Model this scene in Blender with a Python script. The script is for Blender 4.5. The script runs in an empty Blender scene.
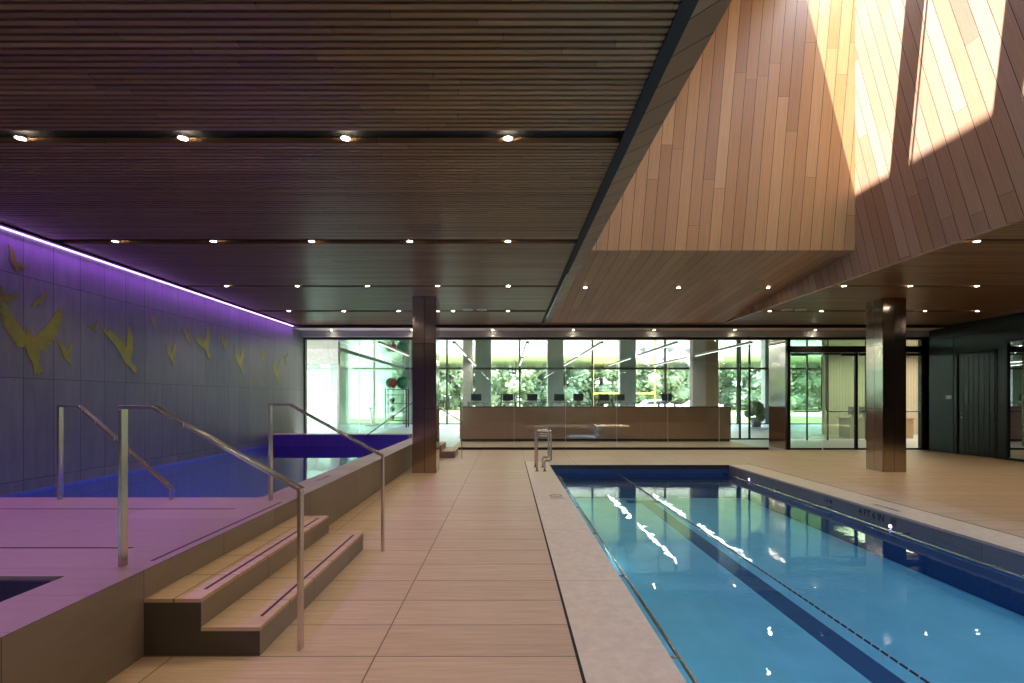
import bpy, bmesh, math, random
from mathutils import Vector, Matrix
random.seed(7)
scene = bpy.context.scene
COL = scene.collection
F = 500.0
CX, CY, EH = 508.0, 399.0, 1.5
def px(x, y, D):
    return ((x-CX)/F*D, D, EH-(y-CY)/F*D)

# ------------------------------------------------------------------ nodes
class N:
    def __init__(s, name):
        s.m = bpy.data.materials.new(name); s.m.use_nodes = True
        s.t = s.m.node_tree; s.t.nodes.clear()
        s.out = s.t.nodes.new('ShaderNodeOutputMaterial')
    def n(s, typ, **kw):
        nd = s.t.nodes.new(typ)
        for k, v in kw.items(): setattr(nd, k, v)
        return nd
    def link(s, a, b): s.t.links.new(a, b)
    def put(s, sock, v):
        if isinstance(v, bpy.types.NodeSocket): s.link(v, sock)
        elif v is not None: sock.default_value = v
    def math(s, op, a, b=None, c=None, clamp=False):
        nd = s.n('ShaderNodeMath', operation=op, use_clamp=clamp)
        s.put(nd.inputs[0], a); s.put(nd.inputs[1], b)
        if c is not None: s.put(nd.inputs[2], c)
        return nd.outputs[0]
    def pos(s): return s.n('ShaderNodeNewGeometry').outputs['Position']
    def ior2(s, ior):
        g = s.n('ShaderNodeNewGeometry').outputs['Backfacing']
        return s.math('ADD', ior, s.math('MULTIPLY', g, 1/ior-ior))
    def dot(s, v, d):
        nd = s.n('ShaderNodeVectorMath', operation='DOT_PRODUCT')
        s.link(v, nd.inputs[0]); nd.inputs[1].default_value = d
        return nd.outputs['Value']
    def comb(s, x, y, z=0.0):
        nd = s.n('ShaderNodeCombineXYZ')
        s.put(nd.inputs[0], x); s.put(nd.inputs[1], y); s.put(nd.inputs[2], z)
        return nd.outputs[0]
    def noise(s, vec, scale, detail=3.0, rough=.55):
        nd = s.n('ShaderNodeTexNoise'); s.put(nd.inputs['Vector'], vec)
        nd.inputs['Scale'].default_value = scale; nd.inputs['Detail'].default_value = detail
        nd.inputs['Roughness'].default_value = rough
        return nd.outputs['Fac']
    def ramp(s, fac, stops, interp='LINEAR'):
        nd = s.n('ShaderNodeValToRGB'); nd.color_ramp.interpolation = interp
        e = nd.color_ramp.elements
        while len(e) < len(stops): e.new(.5)
        for el, (p, c) in zip(e, stops):
            el.position = p; el.color = (*c, 1) if len(c) == 3 else c
        s.link(fac, nd.inputs[0]); return nd.outputs[0]
    def mix(s, fac, a, b, mode='MIX'):
        nd = s.n('ShaderNodeMix', data_type='RGBA', blend_type=mode)
        s.put(nd.inputs[0], fac)
        for i, v in ((6, a), (7, b)):
            if isinstance(v, bpy.types.NodeSocket): s.link(v, nd.inputs[i])
            else: nd.inputs[i].default_value = (*v, 1) if len(v) == 3 else v
        return nd.outputs[2]
    def pbr(s, color, rough=.5, metal=0.0, spec=.5, height=None, bump=.2, bdist=.01, **kw):
        b = s.n('ShaderNodeBsdfPrincipled')
        if isinstance(color, bpy.types.NodeSocket): s.link(color, b.inputs['Base Color'])
        else: b.inputs['Base Color'].default_value = (*color, 1)
        s.put(b.inputs['Roughness'], rough); s.put(b.inputs['Metallic'], metal)
        b.inputs['Specular IOR Level'].default_value = spec
        for k, v in kw.items():
            b.inputs[k].default_value = v
        if height is not None:
            bp = s.n('ShaderNodeBump'); bp.inputs['Strength'].default_value = bump
            bp.inputs['Distance'].default_value = bdist
            s.link(height, bp.inputs['Height']); s.link(bp.outputs[0], b.inputs['Normal'])
        s.link(b.outputs[0], s.out.inputs['Surface']); return s.m

def plain(name, color, rough=.5, metal=0.0, var=.06, scale=6, spec=.5, **kw):
    k = N(name); p = k.pos(); f = k.noise(p, scale, 4)
    c = k.mix(f, tuple(max(0, x*(1-var*2)) for x in color), tuple(x*(1+var*2) for x in color))
    return k.pbr(c, rough, metal, spec, height=f, bump=.04, **kw)

def wood(name, u, v, width, length, cols, rough=.45, joint=.045, along=60.0, spec=.4, grain=.35):
    """planks: u is the direction across, v the direction along"""
    k = N(name); p = k.pos()
    U = k.math('DIVIDE', k.dot(p, u), width); V = k.dot(p, v)
    i = k.math('FLOOR', U); fr = k.math('FRACT', U)
    w1 = k.n('ShaderNodeTexWhiteNoise', noise_dimensions='1D'); k.link(i, w1.inputs['W'])
    W = k.math('DIVIDE', k.math('ADD', V, k.math('MULTIPLY', w1.outputs[0], length*3.7)), length)
    j = k.math('FLOOR', W); fw = k.math('FRACT', W)
    w2 = k.n('ShaderNodeTexWhiteNoise', noise_dimensions='2D'); k.link(k.comb(i, j), w2.inputs['Vector'])
    st = [(n/(len(cols)-1), c) for n, c in enumerate(cols)]
    c = k.ramp(w2.outputs[0], st)
    g = k.noise(k.comb(k.math('ADD', k.math('MULTIPLY', U, 7.0), k.math('MULTIPLY', w2.outputs[0], 37)), k.math('MULTIPLY', V, 1.1), w2.outputs[0]), 1.6, 5, .6)
    c = k.mix(k.math('MULTIPLY', g, grain*1.6), c, (.10, .05, .025), 'MIX')
    jn = k.math('LESS_THAN', fr, joint)
    j2 = k.math('LESS_THAN', fw, .0022/length*2)
    jj = k.math('MAXIMUM', jn, j2)
    c = k.mix(jj, c, (.02, .012, .008))
    h = k.math('SUBTRACT', k.math('MULTIPLY', g, .15), jj)
    return k.pbr(c, rough, 0, spec, height=h, bump=.35, bdist=.004)

def tile(name, u, v, su, sv, ou, ov, cols, grout, gw=.005, rough=.45, stretch=(1.2, 14.0), spec=.45, bump=.3, amp=.5):
    k = N(name); p = k.pos()
    pu = k.dot(p, u); pv = k.dot(p, v)
    U = k.math('DIVIDE', k.math('SUBTRACT', pu, ou), su); V = k.math('DIVIDE', k.math('SUBTRACT', pv, ov), sv)
    w = k.n('ShaderNodeTexWhiteNoise', noise_dimensions='2D'); k.link(k.comb(k.math('FLOOR', U), k.math('FLOOR', V)), w.inputs['Vector'])
    g = k.noise(k.comb(k.math('MULTIPLY', pu, stretch[0]), k.math('MULTIPLY', pv, stretch[1]), k.math('MULTIPLY', w.outputs[0], 9)), 1.5, 6, .62)
    f = k.math('ADD', k.math('MULTIPLY', w.outputs[0], 1-amp), k.math('MULTIPLY', k.math('MULTIPLY_ADD', k.math('SUBTRACT', g, .5), 2.4, .5, clamp=True), amp))
    st = [(n/(len(cols)-1), c) for n, c in enumerate(cols)]
    c = k.ramp(f, st)
    def edge(q, s):
        fr = k.math('FRACT', q); d = k.math('MINIMUM', fr, k.math('SUBTRACT', 1.0, fr))
        return k.math('LESS_THAN', k.math('MULTIPLY', d, s), gw/2)
    e = k.math('MAXIMUM', edge(U, su), edge(V, sv))
    c = k.mix(e, c, grout)
    h = k.math('SUBTRACT', k.math('MULTIPLY', g, .2), e)
    r = k.math('ADD', rough-.05, k.math('MULTIPLY', g, .12))
    return k.pbr(c, r, 0, spec, height=h, bump=bump, bdist=.003)

def glass(name, tint=(.93, .98, .95), extra=0.0, rough=0.0, wave=0.0):
    k = N(name)
    tr = k.n('ShaderNodeBsdfTransparent'); tr.inputs[0].default_value = (*tint, 1)
    gl = k.n('ShaderNodeBsdfGlossy'); gl.inputs['Roughness'].default_value = rough
    gl.inputs[0].default_value = (.95, 1, .97, 1)
    fr = k.n('ShaderNodeFresnel'); k.link(k.ior2(1.45), fr.inputs[0])
    fac = k.math('ADD', fr.outputs[0], extra, clamp=True)
    if wave:
        nz = k.noise(k.pos(), 1.3, 2); bp = k.n('ShaderNodeBump'); bp.inputs['Strength'].default_value = wave
        bp.inputs['Distance'].default_value = .01
        k.link(nz, bp.inputs['Height']); k.link(bp.outputs[0], gl.inputs['Normal'])
    mx = k.n('ShaderNodeMixShader'); k.link(fac, mx.inputs[0]); k.link(tr.outputs[0], mx.inputs[1]); k.link(gl.outputs[0], mx.inputs[2])
    k.link(mx.outputs[0], k.out.inputs['Surface']); return k.m

def water(name, tint, wave=.06, dist=.02):
    k = N(name); p = k.pos()
    tr = k.n('ShaderNodeBsdfTransparent'); tr.inputs[0].default_value = (*tint, 1)
    gl = k.n('ShaderNodeBsdfGlossy'); gl.inputs['Roughness'].default_value = 0.0
    a = k.noise(k.comb(k.math('MULTIPLY', k.dot(p, (1, 0, 0)), 1.0), k.math('MULTIPLY', k.dot(p, (0, 1, 0)), 1.6)), 2.2, 3)
    bp = k.n('ShaderNodeBump'); bp.inputs['Strength'].default_value = wave; bp.inputs['Distance'].default_value = dist
    k.link(a, bp.inputs['Height']); k.link(bp.outputs[0], gl.inputs['Normal'])
    fr = k.n('ShaderNodeFresnel'); k.link(k.ior2(1.45), fr.inputs[0]); k.link(bp.outputs[0], fr.inputs['Normal'])
    mx = k.n('ShaderNodeMixShader'); k.link(fr.outputs[0], mx.inputs[0]); k.link(tr.outputs[0], mx.inputs[1]); k.link(gl.outputs[0], mx.inputs[2])
    k.link(mx.outputs[0], k.out.inputs['Surface']); return k.m

def emit(name, color, strength):
    k = N(name); e = k.n('ShaderNodeEmission'); e.inputs[0].default_value = (*color, 1); e.inputs[1].default_value = strength
    k.link(e.outputs[0], k.out.inputs['Surface']); return k.m

# ------------------------------------------------------------------ mesh helpers
class MB:
    def __init__(s): s.bm = bmesh.new(); s.mi = 0
    def box(s, x0, x1, y0, y1, z0, z1):
        vs = [s.bm.verts.new((x, y, z)) for x in (x0, x1) for y in (y0, y1) for z in (z0, z1)]
        for f in ((0,1,3,2), (4,6,7,5), (0,4,5,1), (2,3,7,6), (0,2,6,4), (1,5,7,3)):
            fc = s.bm.faces.new([vs[i] for i in f]); fc.material_index = s.mi
        return s
    def prism(s, pts, d):
        """polygon pts extruded by vector d"""
        d = Vector(d); a = [s.bm.verts.new(p) for p in pts]; b = [s.bm.verts.new(Vector(p)+d) for p in pts]
        n = len(pts); fs = [s.bm.faces.new(a[::-1]), s.bm.faces.new(b)]
        for i in range(n): fs.append(s.bm.faces.new((a[i], a[(i+1) % n], b[(i+1) % n], b[i])))
        for f in fs: f.material_index = s.mi
        return s
    def tube(s, pts, r, seg=10, smooth=True):
        pts = [Vector(p) for p in pts]; rings = []
        for i, p in enumerate(pts):
            d = (pts[min(i+1, len(pts)-1)]-pts[max(i-1, 0)]).normalized()
            up = Vector((0, 0, 1)) if abs(d.z) < .9 else Vector((0, 1, 0))
            a = d.cross(up).normalized(); b = d.cross(a).normalized()
            rr = r[i] if isinstance(r, (list, tuple)) else r
            rings.append([s.bm.verts.new(p+a*math.cos(t*2*math.pi/seg)*rr+b*math.sin(t*2*math.pi/seg)*rr) for t in range(seg)])
        for q in range(len(rings)-1):
            for t in range(seg):
                f = s.bm.faces.new((rings[q][t], rings[q][(t+1) % seg], rings[q+1][(t+1) % seg], rings[q+1][t])); f.smooth = smooth; f.material_index = s.mi
        s.bm.faces.new(rings[0][::-1]).material_index = s.mi; s.bm.faces.new(rings[-1]).material_index = s.mi
        return s
    def bar(s, pts, w, t, wdir=(0, 1, 0)):
        """flat bar along pts; w wide along wdir, t thick in the other direction, mitred"""
        W = Vector(wdir).normalized(); pts = [Vector(p) for p in pts]; rings = []
        for i, p in enumerate(pts):
            ds = []
            if i > 0: ds.append((pts[i]-pts[i-1]).normalized())
            if i < len(pts)-1: ds.append((pts[i+1]-pts[i]).normalized())
            n = sum((d.cross(W).normalized() for d in ds), Vector()).normalized()
            c = max(.3, n.dot(ds[0].cross(W).normalized())); o = n*(t/2/c)
            rings.append([s.bm.verts.new(p+o+W*w/2), s.bm.verts.new(p+o-W*w/2), s.bm.verts.new(p-o-W*w/2), s.bm.verts.new(p-o+W*w/2)])
        for q in range(len(rings)-1):
            for k in range(4): s.bm.faces.new((rings[q][k], rings[q][(k+1) % 4], rings[q+1][(k+1) % 4], rings[q+1][k]))
        s.bm.faces.new(rings[0][::-1]); s.bm.faces.new(rings[-1]); return s
    def disc(s, c, r, h, seg=20, axis='Z'):
        v = {'Z': Vector((0, 0, h)), 'X': Vector((h, 0, 0)), 'Y': Vector((0, h, 0))}[axis]
        pts = []
        for t in range(seg):
            a = t*2*math.pi/seg
            o = {'Z': (math.cos(a)*r, math.sin(a)*r, 0), 'X': (0, math.cos(a)*r, math.sin(a)*r), 'Y': (math.cos(a)*r, 0, math.sin(a)*r)}[axis]
            pts.append(Vector(c)+Vector(o))
        return s.prism(pts, v)
    def ball(s, c, r, sub=3, sc=(1, 1, 1)):
        res = bmesh.ops.create_icosphere(s.bm, subdivisions=sub, radius=r)
        for v in res['verts']:
            v.co = Vector((v.co.x*sc[0], v.co.y*sc[1], v.co.z*sc[2]))+Vector(c)
            for f in v.link_faces: f.smooth = True; f.material_index = s.mi
        return s
    def ring(s, c, r0, r1, h, seg=20):
        c = Vector(c)
        def rg(r, z): return [s.bm.verts.new(c+Vector((math.cos(t*2*math.pi/seg)*r, math.sin(t*2*math.pi/seg)*r, z))) for t in range(seg)]
        R = [rg(r0, 0), rg(r1, 0), rg(r1, h), rg(r0, h)]
        for q in range(4):
            for t in range(seg): s.bm.faces.new((R[q][t], R[q][(t+1) % seg], R[(q+1) % 4][(t+1) % seg], R[(q+1) % 4][t]))
        return s
    def build(s, name, mat, parent=None, bevel=0, label=None):
        bmesh.ops.recalc_face_normals(s.bm, faces=s.bm.faces[:])
        me = bpy.data.meshes.new(name); s.bm.to_mesh(me); s.bm.free()
        for m in (mat if isinstance(mat, (list, tuple)) else [mat]): me.materials.append(m)
        o = bpy.data.objects.new(name, me); COL.objects.link(o)
        if parent:
            o.parent = parent
            o.matrix_parent_inverse = Matrix.Translation(-Vector(parent.location)) if parent.get('world') else Matrix()
        if bevel:
            b = o.modifiers.new('bevel', 'BEVEL'); b.width = bevel; b.segments = 2; b.limit_method = 'ANGLE'
        if label: o['label'] = label
        return o

def sheet(x0, x1, y0, y1, z):
    m = MB(); m.bm.faces.new([m.bm.verts.new(p) for p in ((x0, y0, z), (x1, y0, z), (x1, y1, z), (x0, y1, z))]); return m
def tag(o, label, cat, group=None, kind=None):
    o['label'] = label; o['category'] = cat
    if group: o['group'] = group
    if kind: o['kind'] = kind
    return o
def thing(name, label, cat, loc=(0, 0, 0), group=None, kind=None, rz=0, world=False):
    """world=True: the parts below are written in world coordinates"""
    o = bpy.data.objects.new(name, None); COL.objects.link(o); o.empty_display_size = .1
    o.location = loc; o.rotation_euler[2] = rz
    if world: o['world'] = 1
    return tag(o, label, cat, group, kind)
def struct(o, label=None):
    o['kind'] = 'structure'
    if label: o['label'] = label
    return o
def copy_tree(o, parent=None):
    c = o.copy(); COL.objects.link(c)
    if parent: c.parent = parent
    for ch in list(o.children): copy_tree(ch, c)
    return c
ORD = ['first', 'second', 'third', 'fourth', 'fifth', 'sixth', 'seventh', 'eighth', 'ninth', 'tenth']

# ------------------------------------------------------------------ key dimensions
CZ = 3.57          # slat ceiling
XL = -6.03         # left wall
XR = 12.3          # right wall
DG = 14.8          # glass partition
DW = 29.6          # far window wall
PX0, PX1, PD0, PD1 = .945, 5.03, -2.0, 11.38
WZ = -.20
PLX = -2.126; PLZ = .5; HWZ = .31
SX0, SX1, SD1, SZT = 1.16, 5.86, 8.44, 8.6
SOZ, SOD = 4.015, 13.6
NEAR = -3.0

# ------------------------------------------------------------------ materials
BR = [(.41, .215, .08), (.47, .26, .10), (.53, .305, .125), (.45, .24, .09), (.58, .355, .16), (.34, .17, .07)]
M = {}
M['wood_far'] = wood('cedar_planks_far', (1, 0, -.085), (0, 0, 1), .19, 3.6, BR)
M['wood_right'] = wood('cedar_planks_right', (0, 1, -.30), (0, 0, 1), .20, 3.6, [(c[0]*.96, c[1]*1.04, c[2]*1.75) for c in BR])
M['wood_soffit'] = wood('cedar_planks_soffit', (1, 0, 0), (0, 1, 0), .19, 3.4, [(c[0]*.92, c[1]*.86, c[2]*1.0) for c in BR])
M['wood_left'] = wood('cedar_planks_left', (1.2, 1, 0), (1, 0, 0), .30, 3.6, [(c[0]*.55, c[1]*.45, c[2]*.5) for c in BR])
SL = [(.16, .075, .032), (.23, .115, .05), (.30, .16, .075), (.19, .09, .04), (.26, .135, .06)]
M['slat'] = wood('ceiling_slat_wood', (0, 1, 0), (1, 0, 0), .057, 2.2, SL, joint=0.0, rough=.36, grain=.3)
M['black'] = plain('black_void', (.006, .006, .006), .8)
M['blackmetal'] = plain('black_metal', (.018, .020, .020), .3, .6, spec=.4)
M['blackpanel'] = plain('black_wall_panel', (.016, .019, .018), .33, .3)
M['darkframe'] = plain('dark_bronze_frame', (.03, .025, .022), .35, .7)
M['void'] = plain('dark_plenum', (.012, .010, .009), .9)
M['concrete'] = plain('roof_concrete', (.35, .34, .32), .8)
M['tile'] = tile('deck_tile', (1, 0, 0), (0, 1, 0), 1.178, .406, .404, 2.914-.406*9, [(.40, .29, .18), (.48, .36, .235), (.57, .44, .30)], (.12, .08, .05), gw=.008, amp=.8, stretch=(1.6, 22))
M['coping'] = tile('coping_tile', (1, 0, 0), (0, 1, 0), 1.178, 1.624, .404, 2.914-.406*9, [(.52, .45, .33), (.60, .52, .39), (.68, .60, .46)], (.25, .18, .12), stretch=(9, 9), amp=.85)
M['ptile'] = tile('platform_tile', (1, 0, 0), (0, 1, 0), 1.178, .406, PLX, 3.36, [(.20, .145, .115), (.25, .185, .145), (.31, .235, .18)], (.13, .085, .07))
M['riser'] = tile('riser_tile', (0, 1, 0), (0, 0, 1), .822, .5, 2.92, 0, [(.18, .155, .125), (.22, .19, .155), (.26, .225, .185)], (.07, .06, .05), stretch=(1.5, 6))
M['wall'] = tile('slate_wall_tile', (0, 1, 0), (0, 0, 1), .416, 1.27, .395, .49, [(.105, .11, .105), (.14, .145, .14), (.185, .19, .175)], (.03, .03, .03), gw=.008, stretch=(7, 1.1), rough=.4, amp=.65)
M['steel'] = None
def brushed(name, col, rough, dirv=(0, 0, 1)):
    k = N(name); p = k.pos()
    a = k.comb(k.math('MULTIPLY', k.dot(p, (1, 0, 0)), 60), k.math('MULTIPLY', k.dot(p, (0, 1, 0)), 60), k.math('MULTIPLY', k.dot(p, (0, 0, 1)), 1.5))
    f = k.noise(a, 1.0, 3)
    c = k.mix(f, tuple(x*.85 for x in col), tuple(min(1, x*1.12) for x in col))
    r = k.math('ADD', rough-.06, k.math('MULTIPLY', f, .12))
    return k.pbr(c, r, 1.0, .5, height=f, bump=.03, bdist=.002)
M['colsteel'] = brushed('brushed_bronze_steel', (.46, .38, .32), .13)
M['steel'] = brushed('brushed_stainless', (.60, .55, .50), .25)
M['lowwall'] = brushed('bronze_low_wall', (.46, .31, .24), .38)
M['glass'] = glass('clear_glass', (.95, .985, .965), .0)
M['mirrorglass'] = glass('coated_glass', (.35, .38, .36), .38)
M['greenglass'] = glass('green_frosted_glass', (.68, .84, .74), .06, .25)
M['water'] = water('pool_water', (.70, .92, .97), .08)
M['hotwater'] = water('spa_water', (.72, .82, .99), .035)
M['basin'] = plain('pool_plaster_turquoise', (.24, .56, .70), .6, var=.1, scale=2.2)
M['poolwalltile'] = tile('pool_band_tile', (1, 1, 0), (0, 0, 1), .6, .5, .13, -.3, [(.16, .17, .18), (.20, .21, .22), (.24, .25, .26)], (.09, .09, .09))
M['darkband'] = plain('dark_band_tile', (.03, .03, .035), .35)
M['bluetile'] = tile('navy_pool_tile', (1, 1, 0), (0, 0, 1), .05, .05, 0, 0, [(.02, .06, .22), (.03, .09, .28)], (.02, .04, .1), gw=.003)
def rope():
    k = N('beaded_rope'); f = k.math('FRACT', k.math('DIVIDE', k.dot(k.pos(), (0, 1, 0)), .08))
    c = k.mix(k.math('GREATER_THAN', f, .82), (.015, .02, .03), (.4, .45, .5)); return k.pbr(c, .4)
M['rope'] = rope()
M['navy'] = plain('lane_stripe_navy', (.01, .07, .20), .5)
M['spabasin'] = tile('spa_blue_tile', (1, 0, 0), (0, 1, 0), .05, .05, 0, 0, [(.08, .12, .42), (.10, .15, .50)], (.05, .07, .2), gw=.003)
M['endtile'] = tile('violet_lit_end_tile', (1, 0, 0), (0, 0, 1), .1, .1, 0, 0, [(.045, .028, .13), (.06, .035, .17)], (.02, .015, .06), gw=.003)  # blue tile with the violet light mixed into its colour
M['plungetile'] = plain('dark_plunge_tile', (.02, .012, .05), .5)
M['gold'] = plain('brushed_gold_inlay', (.25, .225, .05), .45, .7, var=.15, scale=9)
M['white'] = plain('white_paint', (.8, .8, .78), .5)
M['gypsum'] = plain('soffit_plaster', (.55, .50, .47), .6)
M['gymfloor'] = plain('gym_glare_floor', (.50, .52, .55), .35, var=.05)  # pale tone stands for outdoor glare on the tiled floor
def gymceil():
    k = N('gym_gloss_ceiling'); p = k.pos()
    f = k.noise(k.comb(k.math('MULTIPLY', k.dot(p, (1, 0, 0)), .7), k.math('MULTIPLY', k.dot(p, (0, 1, 0)), 3.0)), 1.2, 3)
    return k.pbr((.36, .40, .26), .05, .85, .8, height=f, bump=.05, bdist=.02)
M['gymceil'] = gymceil()
M['concpier'] = plain('grey_stone_pier', (.42, .40, .36), .7, scale=14, var=.15)
M['mullion'] = plain('bronze_mullion', (.10, .095, .07), .4, .5)
M['lamp'] = emit('downlight_glow', (1, .86, .66), 45)
M['lampoff'] = plain('grey_speaker_grille', (.35, .33, .3), .6)
M['led'] = emit('violet_led', (.52, .25, 1.0), 6)
M['linear'] = emit('linear_light_glow', (1, .96, .88), 1.3)
M['poolled'] = emit('violet_pool_lamp', (.5, .35, 1.0), 6)
M['rubber'] = plain('black_rubber', (.02, .02, .02), .6)
M['grey'] = plain('grey_plastic', (.22, .22, .22), .45)
M['cream'] = wood('cream_slat_wall', (1, 0, 0), (0, 0, 1), .12, 4, [(.60, .50, .36), (.66, .56, .42), (.63, .53, .38)], joint=.06, grain=.12)
M['tan'] = plain('tan_timber_panel', (.42, .33, .20), .6)
M['deskwood'] = plain('oak_desk', (.45, .30, .16), .45)
M['redball'] = plain('red_vinyl', (.42, .06, .05), .4)
M['greenball'] = plain('green_vinyl', (.03, .20, .13), .4)
M['yellow'] = plain('yellow_paint', (.85, .72, .12), .45)
M['carwhite'] = plain('white_car_paint', (.75, .77, .78), .25)
M['carblue'] = plain('blue_car_paint', (.12, .25, .5), .25)
M['carglass'] = plain('car_window', (.03, .04, .05), .1)
def grass():
    k = N('lawn'); p = k.pos(); f = k.noise(p, .4, 5); g = k.noise(p, 12, 4)
    c = k.mix(f, (.06, .075, .022), (.085, .10, .035)); c = k.mix(k.math('MULTIPLY', g, .4), c, (.055, .07, .02))
    return k.pbr(c, .9, 0, .2)
M['grass'] = grass()
def leaf(name, a, b):  # pale greens, outdoor haze put into the leaf colours
    k = N(name); p = k.pos(); f = k.noise(p, 1.6, 6, .7)
    c = k.mix(f, a, b)
    return k.pbr(c, .8, 0, .2, height=f, bump=.4, bdist=.2)
M['leafa'] = leaf('leaves_mid_green', (.19, .25, .14), (.25, .31, .18))
M['leafb'] = leaf('leaves_pale_green', (.22, .29, .16), (.29, .35, .21))
M['leafc'] = leaf('leaves_deep_green', (.17, .24, .15), (.22, .29, .18))
M['bark'] = plain('bark', (.10, .075, .05), .9)
M['asphalt'] = plain('pale_pavement', (.16, .16, .15), .8)

# ------------------------------------------------------------------ SHELL
# deck floor round the pool
b = MB()
b.box(PLX-.0, .404, NEAR, DG, -.12, 0); b.box(PX0, PX1, PD1, DG, -.12, 0)
b.box(PX1+.54, XR, NEAR, DG, -.12, 0); b.box(PX0, PX1, NEAR, PD0, -.12, 0); b.box(.404, PX0, PD1+.6, DG, -.12, 0); b.box(PX1, PX1+.54, PD1, DG, -.12, 0)
b.mi = 1
b.box(.404, PX0, NEAR, PD1+.6, -.12, 0); b.box(PX1, PX1+.54, NEAR, PD1, -.12, 0)
struct(b.build('floor', [M['tile'], M['coping']]))
struct(MB().box(.395, .413, NEAR, 12.0, -.02, .002).build('trim_1', M['black']), 'black slot drain beside the pool coping')
struct(MB().box(PX1+.535, PX1+.547, NEAR, 11.6, -.02, .002).build('trim_2', M['black']), 'black slot drain on the right side of the pool')
struct(MB().box(-13, -1.72, DG, DW+.2, -.12, 0).box(-1.72, 7.87, 17.6, DW+.2, -.12, 0).box(7.87, 21, DG, DW+.2, -.12, 0).build('gym_floor', M['gymfloor']), 'gym floor paled for the glare on it')
struct(MB().box(-1.72, 7.87, DG, 17.6, -.12, 0).build('gym_floor', M['tile']), 'tan tiled floor strip before the low wall')
# earth below
struct(MB().box(-400, 400, DW+.2, 400, -.3, -.06).build('lawn', M['grass']))
struct(MB().box(-60, 60, 44, 58, -.06, -.04).build('car_park', M['asphalt']), 'pale pavement beyond the lawn')
# left wall
b = MB(); b.box(XL-.2, XL, NEAR, 15.0, -1.2, CZ+.10)
struct(b.build('wall_left', M['wall']))
struct(MB().box(XL-.4, XL-.2, NEAR, 15.0, -1.2, CZ+.3).build('wall_left_backing', M['void']))
struct(MB().box(XL-.4, XR+.2, NEAR-.2, NEAR, -.5, CZ+.3).build('wall_back', M['wall']))
# right wall with openings (window toward the camera, door toward the corner)
WD1, WD0 = 12.34, 9.0
b = MB()
b.box(XR, XR+.2, WD1, 12.56, 0, CZ); b.box(XR, XR+.2, 12.56, 13.74, 2.76, CZ); b.box(XR, XR+.2, 13.74, 15.0, 0, CZ)
b.box(XR, XR+.2, NEAR, WD1, 2.95, CZ); b.box(XR, XR+.2, NEAR, WD0, 0, 2.95)
struct(b.build('wall_right', M['blackpanel']))
# flush seams on the black wall
struct(MB().box(XR-.006, XR, 13.80, 13.815, 0, 3.2).box(XR-.006, XR, WD1, DG, 3.2, 3.215).build('trim_3', M['black']))
w = thing('window_1', 'black framed glass in the right wall reflecting the gym', 'window', (XR, 10.6, 0), kind='structure', world=True)
MB().box(XR-.03, XR+.05, WD1-.05, WD1, 0, 2.95).box(XR-.03, XR+.05, WD0, WD1, .0, .06).box(XR-.03, XR+.05, WD0, WD1, 2.9, 2.95).box(XR-.03, XR+.05, WD0, WD0+.05, 0, 2.95).build('window_frame', M['blackmetal'], w)
MB().box(XR+.01, XR+.022, WD0+.05, WD1-.05, .06, 2.9).build('pane', M['mirrorglass'], w)
struct(MB().box(XR+.2, 16.5, 8.0, 8.1, 0, 3).box(16.4, 16.5, 8, 14.5, 0, 3).box(XR+.2, 16.5, 14.4, 14.5, 0, 3).box(XR+.2, 16.5, 8, 14.5, 3.0, 3.1).box(XR+.0, 16.5, 8, 14.5, -.1, 0).build('side_room', M['grey']))
# black door
d = thing('door_1', 'tall black grooved door in the black right wall', 'door', (XR, 13.15, 0), kind='structure', world=True)
b = MB()
b.box(XR+.03, XR+.08, 12.62, 13.68, .01, 2.70)
for k_ in range(7):
    y0 = 12.66+k_*.143; b.box(XR+.018, XR+.03, y0, y0+.125, .05, 2.66)
b.build('door_leaf', M['blackpanel'], d)
MB().box(XR-.012, XR+.08, 12.56, 12.615, 0, 2.76).box(XR-.012, XR+.08, 13.685, 13.74, 0, 2.76).box(XR-.012, XR+.08, 12.56, 13.74, 2.705, 2.76).build('door_frame', M['blackmetal'], d)
for z in (.25, 1.0, 1.75, 2.45):
    MB().tube([(XR-.005, 12.625, z-.07), (XR-.005, 12.625, z+.07)], .016, 8).build('hinge', M['black'], d)
h = MB().tube([(XR+.02, 13.58, 1.0), (XR-.05, 13.58, 1.0), (XR-.055, 13.44, 1.0)], .011, 8).build('lever_handle', M['steel'], d)
MB().disc((XR+.01, 13.58, 1.0), .028, .02, 16, 'X').build('handle_rose', M['steel'], d)
MB().disc((XR+.01, 13.58, 1.12), .018, .02, 16, 'X').build('lock_cylinder', M['steel'], d)
s_ = tag(MB().box(XR-.012, XR-.001, 13.86, 14.04, 1.50, 1.60).build('wall_sign', M['white'], bevel=.002), 'small white sign plate on the black wall beside the door', 'sign')

# ------------------------------------------------------------------ CEILINGS
ROWS = [-1.23, 1.37, 3.97, 6.57, 9.17, 11.77]
def slats(x0, x1, y0, y1, name, label):
    b = MB(); p = .057; n0 = math.ceil(y0/p); n = n0
    while n*p+.04 < y1:
        c = n*p
        if not any(abs(c+.02-r) < .075 for r in ROWS):
            b.box(x0, x1, c+.001, c+.036, CZ, CZ+.045)
        n += 1
    return struct(b.build(name, M['slat']), label)
slats(XL+.10, .90, NEAR, 14.0, 'ceiling', 'dark cedar slat ceiling on the left')
slats(SX1+.04, XR, NEAR, 14.0, 'ceiling.001', 'dark cedar slat ceiling on the right')
slats(.90, SX1+.04, SOD+.02, 14.0, 'ceiling.002', 'cedar slat strip in front of the gym glass')
b = MB()
b.box(XL-.4, .93, NEAR, 14.0, CZ+.07, CZ+.12); b.box(SX1+.04, XR+.2, NEAR, 14.0, CZ+.07, CZ+.12); b.box(.93, SX1+.04, SOD+.02, 14.0, CZ+.07, CZ+.12)
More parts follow.
